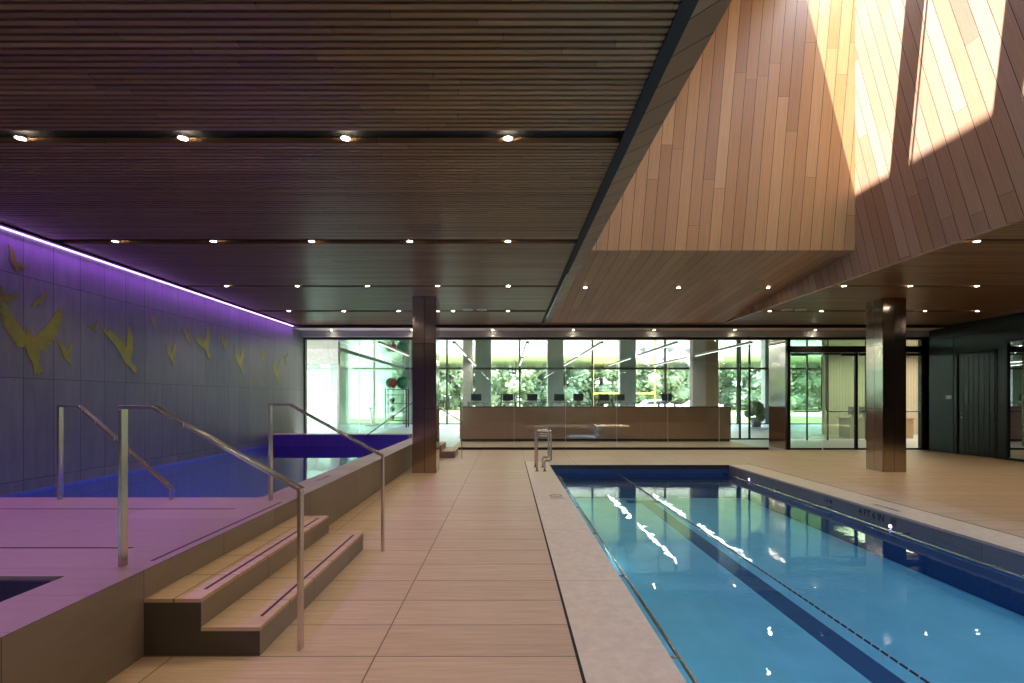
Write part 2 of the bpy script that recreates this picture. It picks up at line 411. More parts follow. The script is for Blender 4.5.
b.box(.93, SX1+.04, NEAR, -1.2, CZ+.0, CZ+.12)
struct(b.build('ceiling_backing', M['void']))
# roof slabs
b = MB()
b.box(-14, SX0-.1, NEAR-.5, 14.6, CZ+.12, CZ+.35); b.box(SX1+.1, 21, NEAR-.5, 14.6, CZ+.12, CZ+.35); b.box(SX0-.1, SX1+.1, SOD+.02, 14.6, CZ+.12, CZ+.35); b.box(SX0-.1, SX1+.1, NEAR-.5, -1.1, CZ+.12, CZ+.35)
b.box(-14, 21, 14.6, DW+.4, 3.32, CZ+.35)
struct(b.build('roof', M['concrete']))
# black trims of the ceiling edge and the box
struct(MB().box(.90, .985, NEAR, 13.3, CZ-.012, CZ+.08).build('trim_4', M['black']), 'black edge trim of the slat ceiling')
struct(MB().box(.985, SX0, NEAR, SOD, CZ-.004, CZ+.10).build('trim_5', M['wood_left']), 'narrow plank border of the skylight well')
# steel track in the trim
struct(MB().box(.955, .975, 8.2, 12.6, CZ-.03, CZ-.012).build('trim_6', M['greenglass']))
# soffit
b = MB()
pts = [(SX0, SD1+.012, SOZ), (SX1, SD1+.012, SOZ), (SX1, SOD, CZ), (SX0, SOD, CZ)]
b.prism(pts, (0, 0, .04))
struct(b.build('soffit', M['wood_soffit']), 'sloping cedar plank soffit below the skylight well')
struct(MB().box(SX0-.05, SX1+.02, SOD, SOD+.02, CZ-.004, CZ+.1).build('trim_7', M['black']))
# well walls
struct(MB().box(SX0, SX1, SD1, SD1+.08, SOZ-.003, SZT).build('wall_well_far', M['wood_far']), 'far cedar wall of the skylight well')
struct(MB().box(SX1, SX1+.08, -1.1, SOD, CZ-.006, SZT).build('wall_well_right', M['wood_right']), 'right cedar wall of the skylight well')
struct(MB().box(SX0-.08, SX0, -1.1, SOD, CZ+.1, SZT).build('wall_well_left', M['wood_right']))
struct(MB().box(SX0, SX1, -1.18, -1.1, CZ, SZT).build('wall_well_near', M['wood_far']))
# skylight
XE = 4.89
b = MB(); b.box(SX0-.1, XE, 1.0, SD1+.1, SZT, SZT+.25); b.box(SX1, SX1+.3, -1.3, SD1+.1, SZT, SZT+.25)  # wider out-of-view opening at the near end, added for more sky light
b.box(SX0-.1, SX1+.3, SD1, SD1+.3, SZT, SZT+.25); b.box(SX0-.1, SX1+.3, -1.4, -1.1, SZT, SZT+.25)
struct(b.build('well_roof', M['concrete']))
b = MB()
for (y0, y1) in ((6.84, 7.20), (6.77, 6.80), (5.22, 5.57), (3.6, 3.85), (1.9, 2.15), (.9, 1.05)):
    b.box(XE, SX1, y0, y1, SZT+.0, SZT+.05)
struct(b.build('skylight_beams', M['mullion']), 'beams across the skylight')

# bulkhead and glass head
struct(MB().box(XL-.3, XR+.2, 14.0, DG, 3.50, 3.53).build('ceiling.003', M['gypsum']), 'grey plaster soffit in front of the gym glass')
struct(MB().box(XL-.3, XR+.2, 13.985, 14.0, 3.49, CZ+.1).build('trim_8', M['black']))
struct(MB().box(XL-.3, XR+.2, DG-.06, DG+.1, 3.25, 3.70).build('trim_9', M['darkframe']), 'dark head frame above the gym glass')
struct(MB().box(XL-.3, 7.7, DG-.04, DG+.04, 0, .07).build('trim_10', M['darkframe']), 'dark base channel of the gym glass')
# gym ceiling
struct(MB().box(-13, 21, DG+.1, DW+.2, 3.30, 3.32).build('ceiling.004', M['gymceil']), 'glossy stretched ceiling of the gym')

# ------------------------------------------------------------------ GYM GLASS PARTITION
w = thing('window_2', 'frameless glass partition between pool hall and gym', 'window', (1, DG, 0), kind='structure', world=True)
seams = [-6.03, -4.4, -2.9, -1.36, .18, 1.70, 3.22, 4.73, 6.25, 8.22]
for a, c in zip(seams[:-1], seams[1:]):
    MB().box(a+.006, c-.006, DG-.006, DG+.006, .045, 3.25).build('pane', M['glass'], w)
b = MB()
for a in seams[1:-1]: b.box(a-.004, a+.004, DG-.008, DG+.008, .045, 3.25)
b.build('silicone_seam', M['white'], w)
struct(MB().box(XL-.02, XL+.04, DG-.05, DG+.05, 0, 3.3).build('trim_11', M['darkframe']))

# doors: two pairs
DX = [8.29, 10.33, 12.33]
HD = 2.87
struct(MB().box(8.24, XR, DG-.06, DG+.06, HD, 3.06).box(8.24, 8.33, DG-.06, DG+.06, 0, 3.25).box(XR-.10, XR, DG-.06, DG+.06, 0, 3.25).box(10.26, 10.34, DG-.03, DG+.03, 0, HD).build('trim_12', M['darkframe']), 'dark frame round the glass doors')
w = thing('window_3', 'clerestory glass above the glass doors', 'window', (10, DG, 3.06), kind='structure', world=True)
MB().box(8.33, 10.3, DG-.006, DG+.006, 3.06, 3.25).build('pane', M['glass'], w)
MB().box(10.32, XR-.1, DG-.006, DG+.006, 3.06, 3.25).build('pane', M['glass'], w)
leaves = [(8.36, 9.28, 1), (9.34, 10.24, -1), (10.36, 11.28, 1), (11.32, 12.19, -1)]
dn = ['leftmost glass door leaf, next to the steel clad post', 'glass door leaf second from the left with curved panic bar', 'glass door leaf mostly hidden by the right column', 'rightmost glass door leaf beside the black wall']
for i, (a, c, sgn) in enumerate(leaves):
    d = thing('door_%d' % (i+2), dn[i], 'door', ((a+c)/2, DG, 0), kind='structure', world=True)
    MB().box(a, c, DG-.007, DG+.007, .03, HD-.03).build('door_leaf', M['glass'], d)
    MB().box(a, c, DG-.02, DG+.02, .0, .05).box(a, c, DG-.02, DG+.02, HD-.06, HD-.01).build('door_rail', M['darkframe'], d)
    e = c-.035 if sgn > 0 else a+.035
    pts = [(e, DG-.06, HD-.12), (e, DG-.06, 1.25)]
    for t in range(1, 7):
        an = t/6*math.pi/2; pts.append((e-sgn*.12*(1-math.cos(an)), DG-.06, 1.25-.12*math.sin(an)))
    far = a+.06 if sgn > 0 else c-.06
    pts.append((far, DG-.06, 1.13))
    MB().tube(pts, .014, 8).build('panic_bar', M['blackmetal'], d)
    MB().box(min(far, far+sgn*.5) if sgn > 0 else far-.0, 0, 0, 0, 0, 0) if False else None
    hx = a if sgn > 0 else c-.42
    MB().box(hx, hx+.42, DG-.10, DG-.03, HD-.10, HD-.04).build('door_closer', M['blackmetal'], d, bevel=.005)

# ------------------------------------------------------------------ COLUMNS
def column(x0, y0, label, top=CZ, wd=.48):
    c = thing('steel_column', label, 'column', (x0+wd/2, y0+wd/2, 0), group='steel clad columns')
    h = wd/2
    MB().box(-h+.004, h-.004, -h+.004, h-.004, 0, top).build('core', M['black'], c)
    b = MB(); g = .003; e = .006
    zs = [.0, 1.30, 2.62, top]
    for z0, z1 in zip(zs[:-1], zs[1:]):
        z0 += g if z0 else 0
        for s1 in (0, 1):
            xa, xb = (-h, -g) if s1 == 0 else (g, h)
            b.box(xa, xb, -h, -h+e, z0, z1-g); b.box(xa, xb, h-e, h, z0, z1-g)
            b.box(-h, -h+e, xa, xb, z0, z1-g); b.box(h-e, h, xa, xb, z0, z1-g)
    b.build('cladding', M['colsteel'], c)
    return c
column(-1.93, 10.1, 'square bronze steel column beside the raised pool curb')
column(7.70, 10.27, 'square polished steel column on the deck right of the pool')
tag(MB().box(8.27, 8.325, DG-.02, DG+1.05, 0, 3.29).build('steel_panel', M['colsteel'], bevel=.003), 'polished steel panel running back from the glass doors', 'panel')

# gym columns
def gcol(x, y, wd, label, mat='concpier'):
    c = MB().box(-wd/2, wd/2, -.2, .2, 0, 3.30).build('column', M[mat], bevel=.01)
    c.location = (x, y, 0); tag(c, label, 'column'); return c
gcol(-2.0, 25.0, .46, 'green grey column inside the gym near the left end of the low wall')
gcol(9.1, 24.0, .62, 'dark grey column inside the gym before the tan panel')
tag(MB().box(9.55, 10.35, 24.6, 24.9, 0, 3.3).build('wall_panel', M['tan']), 'tan timber panel inside the gym behind the right end of the low wall', 'panel')

# ------------------------------------------------------------------ GYM WINDOW WALL
piers = [-1.48+4.3*k_ for k_ in range(-3, 5)]
b = MB()
for X in piers: b.box(X-.47, X+.47, DW+.05, DW+.55, -.1, 3.9)
struct(b.build('wall_far', M['concpier']), 'stone piers outside the gym windows')
w = thing('window_4', 'full height gym windows facing the lawn', 'window', (0, DW, 0), kind='structure', world=True)
edges = [-13]+[p+2.17 for p in piers[:-1]]+[19]
for a, c in zip(edges[:-1], edges[1:]):
    MB().box(a+.04, c-.04, DW-.01, DW+.01, .06, 3.26).build('pane', M['glass'], w)
b = MB()
for a in edges[1:-1]: b.box(a-.05, a+.05, DW-.06, DW+.06, 0, 3.3)
b.box(-13, 19, DW-.05, DW+.05, 3.24, 3.30); b.box(-13, 19, DW-.05, DW+.05, 0, .06)
b.build('window_frame', M['mullion'], w)
# gym side walls
struct(MB().box(-13.2, -13, DG, DW+.2, 0, 3.4).build('wall_gym_left', M['white']))
struct(MB().box(21, 21.2, DG, DW+.2, 0, 3.4).box(XR, 21, DG-.2, DG, 0, 3.4).build('wall_gym_right', M['white']))
# left glass room in the gym
w = thing('window_5', 'green tinted glass room beyond the raised pool', 'window', (-6.1, 18, 0), kind='structure', world=True)
for (a, c) in ((18.0, 21.6), (21.65, 25.3), (25.35, 29.4)):
    MB().box(-6.11, -6.09, a, c, .02, 3.28).build('pane', M['greenglass'], w)
for (a, c) in ((-7.3, -6.12), (-8.5, -7.35), (-9.8, -8.55)):
    MB().box(a, c, 17.99, 18.01, .02, 2.75).build('pane', M['greenglass'], w)
MB().box(-13, -6.08, 17.9, 18.1, 2.75, 3.3).box(-6.14, -6.06, 17.96, 18.04, 0, 3.3).box(-6.14, -6.06, 18.0, 29.5, 3.24, 3.3).build('window_frame', M['concpier'], w)
# right vestibule glazing
w = thing('window_6', 'glazed screen in the gym near the entrance doors', 'window', (9, 18.5, 0), kind='structure', world=True)
for (a, c) in ((8.0, 8.55), (8.62, 8.9), (8.96, 9.9)):
    MB().box(a, c, 18.49, 18.51, .05, 3.25).build('pane', M['glass'], w)
b = MB()
for a in (8.58, 8.93): b.box(a-.025, a+.025, 18.46, 18.54, 0, 3.3)
b.box(7.95, 9.95, 18.46, 18.54, 0, .05)
b.build('window_frame', M['darkframe'], w)
w = thing('window_7', 'inner glazed screen behind the entrance doors', 'window', (11.5, 18.2, 0), kind='structure', world=True)
for (a, c) in ((10.0, 10.85), (10.92, 11.6), (11.67, 13.0)):
    MB().box(a, c, 18.19, 18.21, .05, 3.25).build('pane', M['greenglass'], w)
b = MB()
for a in (10.885, 11.635, 13.03): b.box(a-.02, a+.02, 18.17, 18.23, 0, 3.3)
b.build('window_frame', M['mullion'], w)
# low wall
lw = thing('low_wall', 'long brown bronze low wall behind the gym glass', 'partition', (3, 17.7, 0), world=True)
b = MB()
for k_ in range(6):
    x0 = -1.70+k_*1.5915; b.box(x0+.002, x0+1.5895, 17.6, 17.95, .10, 1.21)
b.build('cladding', M['lowwall'], lw)
MB().box(-1.68, 7.83, 17.66, 17.93, 0, .10).build('plinth', M['black'], lw)
MB().box(-1.72, 7.87, 17.58, 17.97, 1.21, 1.236).build('cap', M['darkframe'], lw)

# linear lights
LINL = []
lx = [-4.09, -1.72, .62, 2.99, 5.36, 7.73]
nm = ['leftmost', 'second from the left', 'third from the left', 'fourth from the left', 'fifth from the left', 'rightmost']
for r_, (y0, y1) in enumerate(((15.9, 20.6), (21.8, 26.6))):
    for i, X in enumerate(lx):
        t = thing('linear_light', 'linear gym ceiling light, %s in the %s row' % (nm[i], ('near', 'far')[r_]), 'ceiling light', (X, (y0+y1)/2, 3.3), 'linear gym ceiling lights', world=True)
        MB().box(X-.05, X+.05, y0-.02, y1+.02, 3.265, 3.297).build('housing', M['grey'], t)
        MB().box(X-.028, X+.028, y0, y1, 3.258, 3.265).build('diffuser', M['linear'], t)
        LINL.append((X, (y0+y1)/2, y1-y0))

# ------------------------------------------------------------------ LOBBY BEHIND THE DOORS
struct(MB().box(13.3, 20.5, 21.0, 21.2, 0, 3.3).box(12.75, 12.95, 17.5, 21, 0, 0.01).build('wall_lobby', M['cream']), 'cream boarded lobby wall behind the glass doors')
struct(MB().box(20.4, 20.5, 15, 21, 0, 3.3).build('wall_lobby_side', M['cream']))
dk = thing('reception_desk', 'oak reception desk seen through the glass doors', 'desk', (14.2, 19.4, 0), world=True)
MB().box(13.0, 15.4, 19.0, 19.08, .0, .74).build('front_panel', M['deskwood'], dk)
MB().box(12.95, 15.45, 18.95, 19.7, .74, .78).build('desk_top', M['deskwood'], dk, bevel=.005)
MB().box(13.0, 13.06, 19.08, 19.65, 0, .74).build('side_panel', M['deskwood'], dk); MB().box(15.34, 15.4, 19.08, 19.65, 0, .74).build('side_panel', M['deskwood'], dk)
for i, X in enumerate((13.35, 13.78)):
    mo = thing('monitor', ('left', 'right')[i]+' black monitor on the reception desk', 'monitor', (X, 19.35, .78), 'monitors on the reception desk')
    MB().box(-.19, .19, -.015, .015, .12, .42).build('screen', M['rubber'], mo, bevel=.004)
    MB().box(-.02, .02, .0, .03, .01, .2).build('stand', M['rubber'], mo)
    MB().box(-.1, .1, -.06, .08, 0, .012).build('base', M['rubber'], mo)

# ------------------------------------------------------------------ RAISED PLATFORM
b = MB()
def deck(x0, x1, y0, y1, z0, z1):
    b.mi = 0; b.box(x0, x1, y0, y1, z0, z1)
deck(-2.5, PLX, NEAR, 14.2, 0, PLZ)
deck(XL, -2.5, 2.82, 5.08, -.9, PLZ)
deck(XL, -2.5, 12.6, 13.0, -.9, .605)
deck(XL, -2.5, 13.0, 14.2, 0, PLZ)
for f in b.bm.faces:
    f.normal_update()
    if abs(f.normal.z) < .5: f.material_index = 1
struct(b.build('raised_deck', [M['ptile'], M['riser']]), 'raised tiled platform round the hot pool')
# drain slots in the platform
struct(MB().box(XL, -2.52, 3.35, 3.368, PLZ-.01, PLZ+.002).box(XL, -2.48, 4.54, 4.552, PLZ-.01, PLZ+.002).build('trim_13', M['black']))
# hot pool
hp = thing('hot_pool', 'raised violet lit hot pool along the grey wall', 'pool', (-4.2, 8.8, -.9), world=True)
b = MB(); b.box(XL, -2.5, 5.08, 12.6, -.9, -.86)
b.box(XL, -2.5, 5.08, 5.1, -.86, PLZ-.02); b.box(XL, -2.5, 12.58, 12.6, -.86, .60); b.box(XL, XL+.02, 5.1, 12.58, -.86, HWZ+.04); b.box(-2.52, -2.5, 5.1, 12.58, -.86, PLZ-.02)
MB().box(XL+.02, -2.52, 12.57, 12.58, -.86, .60).build('end_wall', M['endtile'], hp)
b.build('basin', M['spabasin'], hp)
sheet(XL+.02, -2.52, 5.10, 12.58, HWZ).build('water', M['hotwater'], hp)
MB().box(-3.6, -2.9, 5.10, 5.5, -.86, .05).box(-4.5, -3.9, 5.10, 5.5, -.86, -.2).build('pool_step', M['spabasin'], hp)
# plunge pool (near left)
pp = thing('plunge_pool', 'dark square plunge pool cut in the platform, at the left edge', 'pool', (-4.2, 0, -.9), world=True)
b = MB(); b.box(XL, -2.52, NEAR, 2.80, -.9, -.86); b.box(XL, -2.5, 2.80, 2.82, -.86, PLZ-.02); b.box(-2.52, -2.5, NEAR, 2.8, -.86, PLZ-.02)
b.build('basin', M['plungetile'], pp)
sheet(XL+.0, -2.52, NEAR+.01, 2.80, HWZ).build('water', M['hotwater'], pp)

# stairs
def stair(y0, y1, label, n=2, x_top=PLX, run=(.333, .343)):
    t = thing('stair', label, 'stairs', (x_top, (y0+y1)/2, 0), world=True)
    hs = [PLZ/3*2, PLZ/3]; x = x_top
    for i in range(2):
        b = MB(); b.box(x, x+run[i], y0, y1, 0 if i else 0, hs[i]-.022)
        if i == 0: b = MB(); b.box(x, x+run[0], y0, y1, 0, hs[0]-.022)
        b.build('riser_block', M['riser'], t)
        MB().box(x, x+run[i]+.0, y0, y1, hs[i]-.022, hs[i]).build('tread', M['tile'], t)
        MB().box(x+run[i]-.075, x+run[i]-.055, y0+.15, y1-.1, hs[i]-.003, hs[i]+.0015).build('nosing_strip', M['purpleblack'], t)
        x += run[i]
    return t
M['purpleblack'] = plain('dark_grip_strip', (.03, .012, .035), .7)
stair(2.92, 5.0, 'two tiled steps up to the platform in the foreground, with dark grip strips')
stair(12.75, 13.75, 'small tiled steps behind the left column near the gym glass', run=(.42, .34))
struct(MB().box(PLX-.085, PLX-.065, 3.09, 4.85, PLZ-.003, PLZ+.0015).build('trim_14', M['purpleblack']), 'dark grip strip on the platform edge')

# ------------------------------------------------------------------ HANDRAILS (flat steel bars)
def handrail(y, label, x_top, x_bot, ztop, zfoot_top, ztb, zfoot_bot, flat=.19):
    t = thing('handrail', label, 'handrail', (x_top, y, zfoot_top), 'flat steel bar handrails', world=True)
    W, T = .052, .022
    MB().bar([(x_top, y, zfoot_top), (x_top, y, ztop-T/2)], W, T).build('upper_post', M['steel'], t, bevel=.002)
    MB().bar([(x_top-T/2, y, ztop), (x_top+flat, y, ztop), (x_bot+T/2*.8, y, ztb)], W+.002, T).build('rail', M['steel'], t, bevel=.002)
    MB().bar([(x_bot, y, zfoot_bot), (x_bot, y, ztb-.004)], W, T).build('lower_post', M['steel'], t, bevel=.002)
    return t
handrail(3.0, 'steel handrail at the near end of the steps, nearest the camera', -2.31, -1.245, 1.45, PLZ, .955, 0)
handrail(4.93, 'steel handrail at the far end of the foreground steps', -2.34, -1.235, 1.445, PLZ, .935, 0)
handrail(4.98, 'steel handrail descending into the hot pool, on the platform at left', -4.46, -3.35, 1.43, PLZ, .60, HWZ-.1)
t = thing('handrail', 'thin steel handrail behind the left column crossing into the far end of the hot pool', 'handrail', (-2.2, 12.85, PLZ), 'flat steel bar handrails', world=True)
MB().bar([(-1.16, 12.55, 0), (-1.16, 12.55, .93)], .05, .02).build('lower_post', M['steel'], t)
MB().bar([(-1.16, 12.55, .93), (-1.98, 12.55, 1.44), (-2.35, 12.55, 1.44), (-3.6, 12.55, .55)], .05, .024).build('rail', M['steel'], t)
MB().bar([(-2.3, 12.55, PLZ), (-2.3, 12.55, 1.43)], .05, .02).build('upper_post', M['steel'], t)

# ------------------------------------------------------------------ LED COVE
cv = thing('led_strip', 'violet glowing light strip along the top of the left wall', 'light strip', (XL, 5.5, 3.5), world=True)
MB().box(XL+.004, XL+.03, NEAR+.1, 14.05, 3.534, 3.542).build('diffuser', M['led'], cv)
MB().box(XL+.001, XL+.075, NEAR+.1, 14.05, 3.550, 3.568).build('channel', M['black'], cv)  # black lip added to keep the strip's light off the ceiling

# ------------------------------------------------------------------ BIRD INLAYS
def feather_wing(b, root, ang, L, wid, th, body, n=7):
    """arm plus fanned flight feathers, laid in the wall plane (a = +Y, c = +Z)"""
    def P(a, c): return (XL, root[0]+a, root[1]+c)
    diff = (body-ang+math.pi) % (2*math.pi)-math.pi; sd = 1 if diff > 0 else -1
    dx, dz = math.cos(ang), math.sin(ang); nx, nz = -dz*wid*.35, dx*wid*.35
    b.prism([P(-nx, -nz), P(dx*L*.6-nx*.6, dz*L*.6-nz*.6), P(dx*L*.6+nx*.6, dz*L*.6+nz*.6), P(nx, nz)], (th, 0, 0))
    for i in range(n):
        t = .08+.92*i/(n-1); q = ang+sd*(1.25*(1-t)**.8-.12); bx, bz = dx*L*.55*t, dz*L*.55*t
        l = L*(.30+.20*t); w = wid*.62; ex, ez = math.cos(q), math.sin(q); mx, mz = -ez*w/2, ex*w/2
        b.prism([P(bx-mx, bz-mz), P(bx+ex*l*.75-mx, bz+ez*l*.75-mz), P(bx+ex*l, bz+ez*l), P(bx+ex*l*.8+mx, bz+ez*l*.8+mz), P(bx+mx, bz+mz)], (th*(1+.05*i), 0, 0))
def bird(px_, py_, hpx, body, wl, wr, label, wl_len=1.0, wr_len=1.0):
    D = -XL*F/(CX-px_); z = EH-(py_-CY)/F*D; S = hpx/F*D*.62
    th = .004; b = MB(); ca, sa = math.cos(body), math.sin(body)
    def P(u, v): return (XL, D+(u*ca-v*sa)*S, z+(u*sa+v*ca)*S)
    out = [(-.62, .0), (-.50, .05), (-.42, .11), (-.30, .10), (-.1, .17), (.12, .16), (.34, .08), (.62, .17), (.60, .06), (.68, .02), (.60, -.03), (.64, -.13), (.34, -.08), (.1, -.16), (-.15, -.16), (-.32, -.09), (-.44, -.04)]
    b.prism([P(u, v) for u, v in out], (th*1.3, 0, 0))
    sh = P(-.12, 0); root = (sh[1], sh[2])
    feather_wing(b, root, wl, 1.15*S*wl_len, .24*S, th, body)
    feather_wing(b, root, wr, 1.15*S*wr_len, .24*S, th, body)
    o = b.build('bird_inlay', M['gold']); o.location = (0.001, 0, 0)
    tag(o, label, 'wall decoration', 'gold bird inlays on the grey wall')
R = math.radians
BL = [
 (13, 262, 23, -60, 100, -15, 'small dark red gold bird inlay high on the wall at the left edge', .9, .9),
 (7, 300, 20, 170, 120, 40, 'gold bird inlay cut by the left edge, just above the largest bird', 1, 1),
 (41, 300, 20, 65, 215, 60, 'olive bird inlay flying up, above and right of the largest bird', .8, .9),
 (32, 350, 62, -75, 130, 48, 'largest gold bird inlay with raised wings, near the left edge', 1.1, 1.25),
 (66, 357, 24, -50, 120, 62, 'gold bird inlay with V wings, right of the largest bird', .9, .9),
 (94, 328, 13, -60, 170, 50, 'tiny gold bird inlay alone above the two large birds', .9, .9),
 (127, 360, 40, -42, 135, 78, 'large gold bird inlay with dark upright wings and a fan tail', 1.3, 1.1),
 (153, 323, 11, -80, 110, 70, 'tiny gold bird inlay highest in the middle of the wall', .9, .9),
 (171, 357, 20, -62, 120, 60, 'gold bird inlay diving, right of the fan tailed bird', .8, 1),
 (187, 339, 16, -45, 125, 70, 'small gold bird inlay above and left of the long bodied bird', 1, .9),
 (206, 347, 32, -62, 160, 75, 'long bodied pale gold bird inlay with one raised wing', .8, .9),
 (224, 345, 15, -80, 120, 50, 'small gold bird inlay right of the long bodied bird', .9, .9),
 (240, 364, 26, -62, 125, 62, 'pale gold bird inlay with pointed wings near the far end of the wall', .9, .9),
 (254, 382, 10, 80, 170, 20, 'tiny gold bird inlay lowest on the wall', .8, .6),
 (263, 359, 15, -70, 115, 60, 'small gold bird inlay second from the far end of the wall, upper', .9, .9),
 (277, 376, 23, -65, 125, 62, 'gold bird inlay low at the far end of the wall', .9, 1),
 (286, 360, 11, -85, 150, 65, 'tiny gold bird inlay nearest the gym glass', .8, .9)]
for (a, c, hh, bo, w1, w2, lab, l1, l2) in BL:
    bird(a, c, hh, R(bo), R(w1), R(w2), lab, l1, l2)

# ------------------------------------------------------------------ SWIMMING POOL
sp = thing('swimming_pool', 'large turquoise swimming pool with a navy lane stripe', 'pool', (3, 5, -.62), world=True)
PB = -.62
b = MB(); b.box(PX0, PX1, PD0, PD1, PB-.05, PB)
b.box(PX0-.02, PX0, PD0, PD1, PB, WZ-.02); b.box(PX0, PX1, PD1+.01, PD1+.02, PB, WZ-.02); b.box(PX0, PX1, PD0-.02, PD0, PB, WZ-.02)
b.build('basin', M['basin'], sp)
MB().box(PX1, PX1+.02, PD0, PD1, PB, WZ-.02).build('side_wall', M['navywall'] if 'navywall' in M else M['bluetile'], sp, label='side wall in navy for its shade')  # shade along this wall is painted as navy tile
MB().box(PX0-.02, PX0, PD0, PD1, WZ-.02, -.12).box(PX1, PX1+.02, PD0, PD1, WZ-.02, -.12).box(PX1-.003, PX1, PD0, PD1, WZ-.0, -.03).box(PX0, PX0+.003, PD0, PD1, WZ, -.03).build('rim_tiles', M['poolwalltile'], sp)
MB().box(PX0, PX1, PD1-.004, PD1, -.10, -.003).build('rim_band', M['darkband'], sp)
MB().box(PX0, PX1, PD1-.003, PD1+.01, PB, -.10).build('far_wall_tiles', M['bluetile'], sp)
sheet(PX0, PX1-.003, PD0, PD1-.003, WZ).build('water', M['water'], sp)
MB().box(2.72, 2.97, PD0+.5, PD1-1.2, PB, PB+.004).box(2.45, 3.24, PD1-1.2, PD1-.95, PB, PB+.004).build('lane_stripe', M['navy'], sp)
MB().box(PX0, PX1, 10.7, PD1-.01, PB, WZ-.13).build('pool_bench', M['navy'], sp)
# lane rope
lr = thing('lane_rope', 'thin black and white lane rope floating along the pool', 'rope', (2.5, 5, WZ), world=True)
MB().tube([(2.5, PD0+.05, WZ+.012), (2.5, PD1-.02, WZ+.012)], .008, 8).build('cable', M['rope'], lr)
# handhold rails
for side, X, wx in (('left', PX0+.165, PX0), ('right', PX1-.165, PX1)):
    t = thing('grab_rail', 'slim steel grab rail along the %s side of the pool' % side, 'rail', (X, 5, WZ), 'pool grab rails', world=True)
    MB().tube([(X, PD0+.1, WZ+.02), (X, PD1-.1, WZ+.02)], .014, 10).build('rail', M['steel'], t)
    y = .25
    while y < PD1-.3:
        MB().tube([(X, y, WZ+.02), (wx, y, WZ+.02)], .009, 8).build('bracket', M['steel'], t); y += 1.5
for i, y in enumerate((10.4, 6.56)):
    t = thing('pool_light', ('violet underwater light at the far end of the right pool wall', 'violet underwater light on the right pool wall below the depth marking')[i], 'pool light', (PX1, y, -.17), 'violet pool wall lights')
    MB().disc((-.003, 0, 0), .035, -.012, 16, 'X').build('bezel', M['steel'], t)
    MB().disc((-.015, 0, 0), .022, -.006, 16, 'X').build('lens', M['poolled'], t)

# writing
def text_mesh(txt, size, mat, name, o3, xdir, ydir, parent=None, depth=.0008):
    cu = bpy.data.curves.new(name, 'FONT'); cu.body = txt; cu.size = size; cu.extrude = depth; cu.align_x = 'CENTER'; cu.align_y = 'CENTER'; cu.offset = size*.02
    ob = bpy.data.objects.new(name, cu); COL.objects.link(ob)
    dg = bpy.context.evaluated_depsgraph_get(); me = bpy.data.meshes.new_from_object(ob.evaluated_get(dg))
    bpy.data.objects.remove(ob); bpy.data.curves.remove(cu)
    me.materials.clear(); me.materials.append(mat)
    x = Vector(xdir); yv = Vector(ydir); z = x.cross(yv)
    m = Matrix((x, yv, z)).transposed().to_4x4(); m.translation = Vector(o3)
    me.transform(m)
    o = bpy.data.objects.new(name, me); COL.objects.link(o)
    if parent: o.parent = parent; o.matrix_parent_inverse = Matrix.Translation(-Vector(parent.location))
    return o
M['ink'] = plain('black_ink', (.015, .015, .02), .5)
M['inkgrey'] = plain('grey_ink', (.12, .10, .09), .5)
text_mesh('4 FT 6 IN', .125, M['ink'], 'depth_marking', (PX1-.005, 6.92, -.105), (0, -1, 0), (0, 0, 1), sp)
text_mesh('1.4 M', .09, M['ink'], 'depth_marking', (PX1-.005, 7.85, -.10), (0, -1, 0), (0, 0, 1), sp)
MB().box(PX1-.006, PX1-.004, 6.47, 6.57, -.155, -.055).build('symbol_plate', M['inkgrey'], sp)
text_mesh('4 FT 6 IN', .10, M['ink'], 'depth_marking', (2.05, PD1-.006, -.05), (1, 0, 0), (0, 0, 1), sp)
text_mesh('4 FT 6 IN', .10, M['ink'], 'depth_marking', (3.85, PD1-.006, -.05), (1, 0, 0), (0, 0, 1), sp)
o = text_mesh('NO DIVING', .09, M['inkgrey'], 'deck_marking', (5.22, 6.9, .001), (0, -1, 0), (1, 0, 0)); tag(o, 'small grey warning lettering on the right pool coping', 'marking')
o = thing('deck_marking', 'small grey round symbol on the left pool coping near the grab rails', 'marking', (.74, 7.75, 0), world=True)
MB().ring((.74, 7.75, 0), .075, .10, .0015, 24).prism([(.69, 7.82, .0), (.70, 7.83, 0), (.79, 7.68, 0), (.78, 7.67, 0)], (0, 0, .0015)).build('ring_symbol', M['inkgrey'], o)
MB().box(.63, .85, 7.55, 7.585, 0, .0015).build('bar_symbol', M['inkgrey'], o)
o = text_mesh('3 FT 6 IN', .10, M['inkgrey'], 'deck_marking', (-2.33, 6.3, PLZ+.001), (0, 1, 0), (-1, 0, 0)); tag(o, 'dark lettering on top of the raised pool curb', 'marking')

# ladder rails at the far left pool corner
for i, dy in enumerate((0, .62)):
    lab = ('near stainless grab hoop at the far left corner of the pool', 'far stainless grab hoop at the far left corner of the pool')[i]
    t = thing('pool_hoop', lab, 'pool rail', (.6, 10.35+dy, 0), 'stainless hoops at the pool corner')
    MB().tube([(0, 0, 0), (0, 0, .80), (.03, 0, .84), (.26, 0, .84), (.29, 0, .80), (.29, 0, .24), (.27, 0, .22), (.18, 0, .22), (.16, 0, .20), (.16, 0, 0)], .021, 10).build('hoop', M['steel'], t)
    MB().disc((0, 0, 0), .045, .012, 16).build('base_flange', M['steel'], t)
    MB().disc((.16, 0, 0), .045, .012, 16).build('base_flange', M['steel'], t)
    MB().tube([(0, 0, .74), (.29, 0, .74)], .012, 8).build('cross_bar', M['steel'], t)

